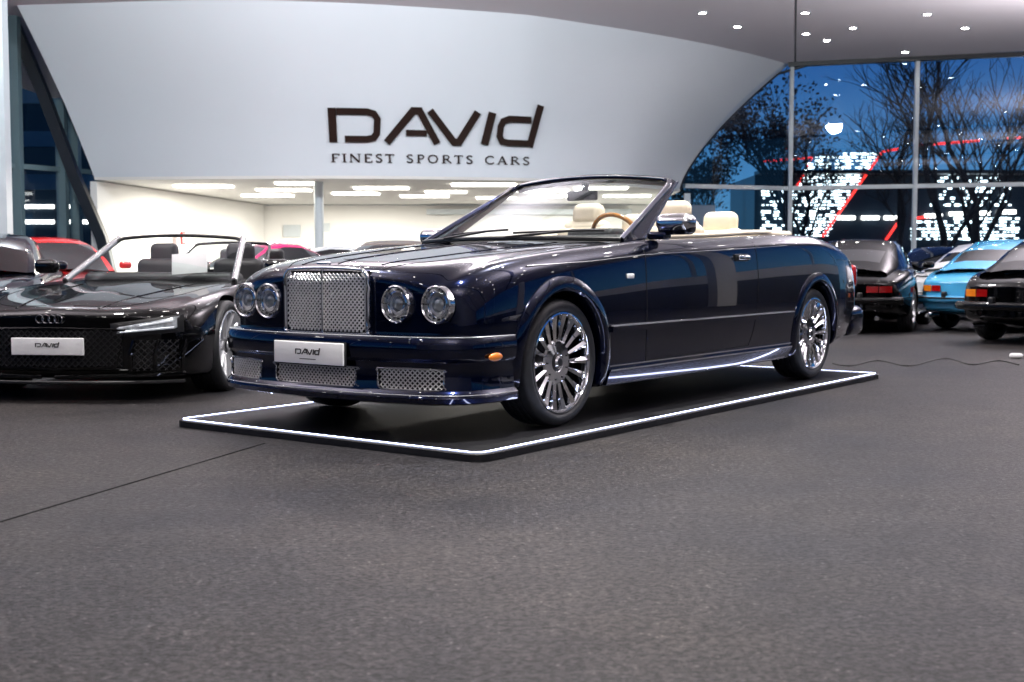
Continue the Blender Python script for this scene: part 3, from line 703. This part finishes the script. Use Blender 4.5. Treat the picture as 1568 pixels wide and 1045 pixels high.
for sd in(1,-1):
    tube('pillar_silver',[(lambda q:(q[0]+.012,q[1],q[2]+.004))(P2(-sd*1.0,v/8)) for v in range(9)],.028,M['silver'],rd,8)
    front_patch('headlamp_back',B2.front_s,(.42,.865),lambda u:.452+.03*u,lambda u:.545+.06*u,.014,M['pblack'],rd,sd)
    front_patch('headlamp_lens',B2.front_s,(.45,.845),lambda u:.468+.03*u,lambda u:.522+.075*u,.022,lampl,rd,sd)
    front_patch('headlamp_led',B2.front_s,(.47,.83),lambda u:.478+.03*u,lambda u:.492+.035*u,.030,lampin,rd,sd)
    front_patch('headlamp_led_upper',B2.front_s,(.60,.82),lambda u:.520+.035*u,lambda u:.532+.045*u,.030,lampin,rd,sd)
    lattice('side_intake_mesh',lambda t,z:(fsx(t),-sd*t,z),.56,.84,.22,.43,.03,.004,M['pblack'],rd)
    for tt in(.55,.70,.86): tube('intake_blade',[(fsx(tt)-.01,-sd*tt,.21),(fsx(tt+.01)-.035,-sd*(tt+.01),.33),(fsx(tt+.03)-.02,-sd*(tt+.03),.43)],.014,M['black'],rd,6)
    tube('intake_line',[(fsx(t)-.03,-sd*t,.18+.02*abs(t)) for t in np.linspace(.05,.88,10)],.014,M['black'],rd,6)
    tube('splitter_edge',[(fsx(t)-.045,-sd*t,.145) for t in np.linspace(0,.88,10)],.012,M['pblack'],rd,6)
    rbox('headrest',(1.95,-sd*.36,1.0),(.13,.26,.28),.06,M['dleather'],rd,None,5)
    rbox('backrest',(1.9,-sd*.36,.75),(.16,.46,.5),.07,M['dleather'],rd,None,5)
    rbox('door_mirror',(.98,-sd*1.0,.93),(.12,.2,.12),.05,M['black'],rd,None,5)
    rbox('headrest_hump',(2.35,-sd*.36,.93),(.7,.34,.12),.055,M['black'],rd,None,5)
lattice('grille_mesh',lambda t,z:(fsx(t)-.002,-t,z),-.50,.50,.25,.50,.032,.005,M['pblack'],rd)
grid('grille_back',lambda u,v:(fsx(-.5+u)+.004,-(-.5+u),.25+.25*v),16,1,M['dark'],rd,0)
tube('grille_frame',[(fsx(p[0])-.008,-p[0],p[1]) for p in [(-.52,.50),(0,.51),(.52,.50),(.46,.25),(0,.235),(-.46,.25),(-.52,.50)]],.012,M['black'],rd,6)
rbox('number_plate',(fsx(0)-.03,0,.39),(.012,.52,.118),.005,M['plate'],rd)
minilogo('plate_logo',rd,lambda x,y,d:(fsx(0)-.0365-d,-x,.40+y),.00052,M['ink'])
for i in range(4):
    lathe('badge_ring',[(.028+.004*math.cos(q*math.pi/3),.004*math.sin(q*math.pi/3)) for q in range(6)],24,lambda r,a,th:(fsx(0)-.0+a-.004,(i-1.5)*.044+r*math.cos(th),.575+r*math.sin(th)),M['chrome'],rd,True)
top_strip('bonnet_gap',B2,[(-.80,.10),(-.72,.50),(-.3,.66),(.3,.70),(.70,.73)],.006,M['dark'],rd)
top_strip('bonnet_ridge',B2,[(-.85,.30),(-.4,.36),(.1,.42),(.5,.46)],.016,M['black'],rd,.006)
rbox('paper_sheet',(.80,-.32,.955),(.003,.30,.17),.001,M['plate'],rd,(math.radians(-4),math.radians(12),0))
rbox('dashboard',(1.05,0,.82),(.3,1.3,.12),.05,M['dleather'],rd)
box('cockpit_floor',(1.65,0,.56),(1.1,1.3,.02),M['dleather'],rd)
# ================= background sports coupes
def coupe(name,X,Y,deg,m,roof=True,lm='amber',plate=False):
    c=empty(name,(X,Y,0),math.radians(deg))
    tb=dict(s=[-.92,-.75,-.4,0,.5,1.0,1.6,2.1,2.5,2.9,3.2],w=[.62,.72,.79,.82,.82,.82,.825,.84,.84,.80,.68],
     zs=[.58,.66,.75,.80,.82,.84,.86,.87,.86,.80,.70],zc=[.60,.69,.77,.81,.83,.86,.87,.89,.89,.83,.72],zb=[.28,.22,.18,.17,.17,.17,.17,.17,.19,.24,.30],mid=.46)
    b=Body(tb,(.2,.28),(.1,1.0),(2.0,1.2),3,.12); o=b.build('body_shell',m,c)
    cut(o,[cyl_cut((s_,sd*.8,.33),.35,.4,'Y',32) for s_ in(0,2.27) for sd in(1,-1)])
    for s_ in(0,2.27):
        for sd in(1,-1): wheel(c,s_,.82,.315,.205,.2,5,M['silver'],sd,'y')
    if roof:
        S=[(.72,.66,.84,.60,.86),(.95,.68,.84,.58,1.03),(1.25,.69,.85,.53,1.21),(1.6,.69,.86,.50,1.285),(1.95,.69,.87,.50,1.27),(2.35,.66,.88,.47,1.13),(2.7,.60,.87,.44,.97),(2.95,.54,.82,.42,.86)]
        V=[];F=[];fm=[]
        for (s_,bw,bz,tw,tz) in S:
            h=[(bw,bz-.05),(bw*.97,bz+.1*(tz-bz)),(tw+.03,bz+.85*(tz-bz)),(tw-.04,tz-.01),(tw*.5,tz+.015),(0,tz+.02)]
            for t,z in h+[(-a,b_) for a,b_ in h[-2::-1]]: V.append((s_,-t,z))
        for i in range(len(S)-1):
            for k in range(10):
                F.append([i*11+k,i*11+k+1,(i+1)*11+k+1,(i+1)*11+k])
                gl_=(k in(1,8) and 0<i<5) or (i in(0,1) and 2<k<7) or (i==5 and 2<k<7)
                fm.append(1 if gl_ else 0)
        o=obj('greenhouse',V,F,None,c,45,[m,M['dglass']],fm)
    else:
        windscreen(c,.75,.84,.66,1.25,1.2,.52,.2,.05,.0,.02,.02,M['black'],M['wglass'])
        for sd in(1,-1): rbox('headrest',(1.85,-sd*.33,1.02),(.13,.25,.26),.06,M['dleather'],c)
        rbox('folded_roof',(2.3,0,.93),(.55,1.2,.14),.06,M['dleather'],c)
    for sd in(1,-1):
        headlamp(c,b.wp(-.90,.56)-.01,.54,.60,.10,sd)
        fs=lambda t:b.wp(b.S1,t)
        grid('tail_lamp',lambda u,v:(fs(.46+.16*u)+.012,-sd*(.46+.16*u),.56+.085*v),6,1,M[lm],c,0)
        grid('tail_lamp_inner',lambda u,v:(fs(.30+.15*u)+.012,-sd*(.30+.15*u),.56+.085*v),3,1,M['redlens'],c,0)
        rbox('bumper_guard',(3.24,-sd*.22,.50),(.07,.07,.12),.02,M['pblack'],c)
        rbox('door_mirror',(.98,-sd*.88,.93),(.1,.16,.1),.04,m,c)
        tube('sill_trim',[(.4,-sd*.825,.25),(1.85,-sd*.83,.25)],.018,M['chrome'],c,6)
    tube('rear_bumper',[(b.wp(b.S1,t)+.03,-t,.45) for t in np.linspace(-.74,.74,16)],.055,m,c,8)
    tube('rear_bumper_strip',[(b.wp(b.S1,t)+.08,-t,.47) for t in np.linspace(-.74,.74,16)],.012,M['pblack'],c,6)
    grid('engine_grille',lambda u,v:(2.72+.2*u,-.25+.5*v,b.top_z(2.72+.2*u,.1)+.012),1,1,M['pblack'],c,0)
    if plate: rbox('number_plate',(3.31,0,.45),(.012,.42,.10),.004,M['plate'],c)
    for sd in(1,-1): tube('exhaust_pipe',[(3.0,-sd*.45,.22),(3.28,-sd*.45,.22)],.03,M['chrome'],c,10)
    return c
def place_rear(name,rx,ry,deg,m,**k):
    a=math.radians(deg); return coupe(name,rx-3.25*math.cos(a),ry-3.25*math.sin(a),deg,m,**k)
DG=math.degrees(math.atan2(-.66,-.75))
place_rear('classic_sports_coupe',6.15,17.1,DG,M['blue'])
place_rear('classic_sports_coupe',5.75,14.35,DG,M['black'])
place_rear('classic_sports_coupe',4.45,16.7,-114,M['black'],lm='redlens')
place_rear('classic_sports_coupe',5.75,20.4,-106,M['black'],roof=False)
place_rear('classic_sports_coupe',7.15,20.6,DG,M['white'],lm='redlens')
place_rear('classic_sports_coupe',8.2,25.2,-125,M['dkblue'],lm='redlens')
coupe('reflection_coupe',3.9,22.0,70,M['grey'])
coupe('reflection_coupe',-5.75,13.0,105,M['dkblue'])
coupe('reflection_coupe',-5.35,15.6,128,M['red'])
coupe('reflection_coupe',-3.9,15.0,78,M['black'],roof=False)
coupe('reflection_coupe',-5.3,20.0,45,M['mag'])
coupe('reflection_coupe',-5.2,24.4,10,M['white'])
coupe('reflection_coupe',-1.9,17.3,85,M['bronze'])
coupe('reflection_coupe',0.3,23.2,20,M['black'])
coupe('reflection_coupe',13.5,8.5,60,M['white'])  # off-frame white car, added for its reflection in the door
coupe('reflection_coupe',12.5,4.0,40,M['grey'])  # off-frame grey car, also added for the door reflection
cb=[]
for i in range(60):
    x=1275+285*i/59; y=556+4*math.sin(i*.33)-6*math.exp(-((x-1460)/25)**2); X,Y=ray(x,y,.006); cb.append((X,Y,.006))
tube('floor_cable',cb,.006,M['cable'],None,6)
cp=empty('power_plug',((1558-784)/1900*12.4,12.4,.03)); rbox('body',(0,0,0),(.12,.07,.05),.02,M['plate'],cp); rbox('pins',(.07,0,0),(.04,.03,.02),.005,M['silver'],cp)
# ------------------------------------------------------------------ outside
def tree(name,X,Y,H,seed,leaves=0,spread=.5):
    rnd=random.Random(seed); V=[];F=[];LV=[];LF=[]
    def br(p,d,L,r,dep):
        n=3; pts=[p]; q=p.copy(); dd=d.copy()
        for i in range(n):
            dd=(dd+Vector((rnd.uniform(-1,1),rnd.uniform(-1,1),rnd.uniform(-.4,.6)))*.16).normalized(); q=q+dd*L/n; pts.append(q.copy())
        tubeg(V,F,pts,[r*(1-.4*i/n) for i in range(n+1)],4 if dep>1 else 7,False)
        if dep>=6 or r<.006:
            if leaves and rnd.random()<leaves:
                for _ in range(9):
                    c=q+Vector((rnd.gauss(0,.22),rnd.gauss(0,.22),rnd.gauss(0,.22))); a=Vector((rnd.uniform(-1,1),rnd.uniform(-1,1),rnd.uniform(-1,1))).normalized()*.09; b=a.orthogonal().normalized()*.07; k=len(LV)
                    LV.extend([tuple(c-a),tuple(c+b),tuple(c+a),tuple(c-b)]); LF.append([k,k+1,k+2,k+3])
            return
        nb=3 if dep<4 else 2+(rnd.random()<.65)
        for i in range(nb):
            k=rnd.choice([1,2,3]) if i else 3
            ax=Vector((rnd.uniform(-1,1),rnd.uniform(-1,1),rnd.uniform(-.2,.5))).normalized()
            nd=(dd*(1-spread*.5)+ax*spread*(1.0 if i else .5)+Vector((0,0,.12))).normalized()
            br(pts[k],nd,L*rnd.uniform(.68,.86),r*rnd.uniform(.55,.68)*(1.1 if i==0 else .9),dep+1)
    br(Vector((0,0,0)),Vector((0,0,1)),H*.27,H*.018,0)
    e=empty(name,(X,Y,0)); obj('trunk_and_branches',V,F,M['bark'],e)
    if LV: obj('leaves',LV,LF,M['leaf'],e)
tree('bare_tree',11.4,49,9,1,.4,.5)
tree('bare_tree',13.9,60,8.5,2,.15,.5)
tree('bare_tree',17.5,50,11.5,3,0,.6)
tree('bare_tree',21,56,14,4,0,.66)
tree('bare_tree',23.0,47,13,5,0,.62)
tree('bare_tree',19.5,62,12,8,0,.7)
tree('bare_tree',9.2,60,7,6,.5,.6)
ob=empty('illuminated_building',(0,72,0))
box('block',(30,4,3.0),(32,8,6.0),M['bldg'],ob)
box('canopy',(30,-.6,6.1),(32,1.6,.2),M['dframe'],ob)
def W(x,y,Y=71.2): return ((x-784)/1900*Y,.96+(402-y)/1900*Y)
dv=[];df=[]; rv=[];rf=[]
def inpoly(x,y,P):
    c=False; j=len(P)-1
    for i in range(len(P)):
        if (P[i][1]>y)!=(P[j][1]>y) and x<(P[j][0]-P[i][0])*(y-P[i][1])/(P[j][1]-P[i][1])+P[i][0]: c=not c
        j=i
    return c
polys=[([(1170,292),(1262,292),(1262,365),(1170,365)],.5),([(1245,238),(1352,232),(1315,285),(1222,285)],.85),([(1240,290),(1310,290),(1270,362),(1240,362)],.65),([(1400,338),(1568,328),(1568,368),(1400,368)],.75),([(1440,262),(1568,275),(1568,318),(1430,318)],.3)]
for poly,pr in polys:
    y=225
    while y<372:
        x=1165
        while x<1600:
            if inpoly(x,y,poly) and random.random()<pr:
                X,Z=W(x+random.uniform(-1,1),y); s_=random.uniform(.07,.22); boxg(dv,df,(X,-.1,Z),(s_*1.3,.04,s_*.7))
            x+=6.2
        y+=5.2
obj('led_dots',dv,df,M['leddot'],ob)
for P_ in ([(1170,247),(1245,241),(1222,285)],[(1376,228),(1352,232),(1312,290),(1262,362)],[(1400,223),(1500,215)],[(1540,212),(1600,208)],[(1382,334),(1350,382)],[(1400,334),(1440,330)]):
    tubeg(rv,rf,[(W(x,y)[0],-.15 ,W(x,y)[1]) for x,y in P_],.075,5)
obj('red_light_lines',rv,rf,M['ledred'],ob)
pv=[];pf_=[]
for x,y in((1298,333),(1335,333),(1370,333),(1432,330),(1470,327),(1506,326),(1545,324)):
    X,Z=W(x,y); boxg(pv,pf_,(X,-.2,Z),(1.0,.1,.22))
obj('light_boxes',pv,pf_,M['lamp'],ob)
box('low_wall',(24,-12,.6),(40,.4,1.2),M['bldg'],ob)
# ------------------------------------------------------------------ lights
def area(name,loc,size,power,col=(1,.97,.94),down=True,rot=None,spread=180,shape='DISK',sy=None):
    l=D.lights.new(name,'AREA'); l.shape=shape; l.size=size; l.energy=power; l.color=col; l.spread=math.radians(spread)
    if sy: l.size_y=sy
    o=D.objects.new(name,l); COL.objects.link(o); o.location=loc; o.rotation_euler=rot if rot else ((0,0,0) if down else (math.pi,0,0)); return o
for (x,y,p) in((-5,2,80),(6,1,95),(.3,5.0,270),(1.8,9.5,220),(-3.8,8.6,120),(9,9,120),(-5,17,190),(3,17,200),(10,17,220)):
    area('ceiling_lamp',(x,y,ZT-.07),.4,p,spread=110)
for (x,y,p) in((-7,8,480),(7,9,560),(-1,17,620),(11,20,1050),(1,-2,340)):
    area('added_ceiling_fill',(x,y,3.9),4.0,p,(.99,.93,.97),False)  # upward lamps with no fixture, added to brighten the ceiling
for (x,p) in((-7,370),(-2,370),(3,300)):
    area('added_fascia_fill',(x,17.5,ZT-.06),.6,p,(.86,.95,1),True,(math.radians(62),0,0))  # lamps without a fixture, added to lighten the curved fascia
for (x,y) in((-6,29),(-1,30.5),(-4.5,33.5),(1.5,34)):
    area('mezzanine_lamp',(x,y,2.6),1.2,520,(1,.95,.87),True,None,180,'RECTANGLE',.4)
sun=D.lights.new('sun','SUN'); sun.energy=.03; sun.angle=math.radians(10); sun.color=(.7,.8,1); so=D.objects.new('sun',sun); COL.objects.link(so); so.rotation_euler=(math.radians(75),0,math.radians(150))
w=D.worlds.new('World'); scene.world=w; w.use_nodes=True; nt=w.node_tree; bg=nt.nodes['Background']
tc=nt.nodes.new('ShaderNodeTexCoord'); sp=nt.nodes.new('ShaderNodeSeparateXYZ'); cr=nt.nodes.new('ShaderNodeValToRGB')
nt.links.new(tc.outputs['Generated'],sp.inputs[0]); nt.links.new(sp.outputs['Z'],cr.inputs['Fac']); nt.links.new(cr.outputs[0],bg.inputs[0]); bg.inputs[1].default_value=1
e=cr.color_ramp.elements; e[0].position=0; e[0].color=(.12,.34,.52,1); e[1].position=.5; e[1].color=(.006,.03,.13,1)
k=cr.color_ramp.elements.new(.06); k.color=(.07,.25,.50,1); k=cr.color_ramp.elements.new(.17); k.color=(.018,.09,.32,1)
cam=D.cameras.new('camera'); co=D.objects.new('camera',cam); COL.objects.link(co); scene.camera=co
co.location=(0,0,.96); co.rotation_euler=(math.radians(90-3.61),0,0); cam.sensor_width=36; cam.lens=1900/1568*36; cam.clip_end=1000; cam.clip_start=.05
cam.dof.use_dof=True; cam.dof.focus_distance=7.0; cam.dof.aperture_fstop=4.0
scene.view_settings.view_transform='Standard'; scene.view_settings.look='None'; scene.view_settings.exposure=0
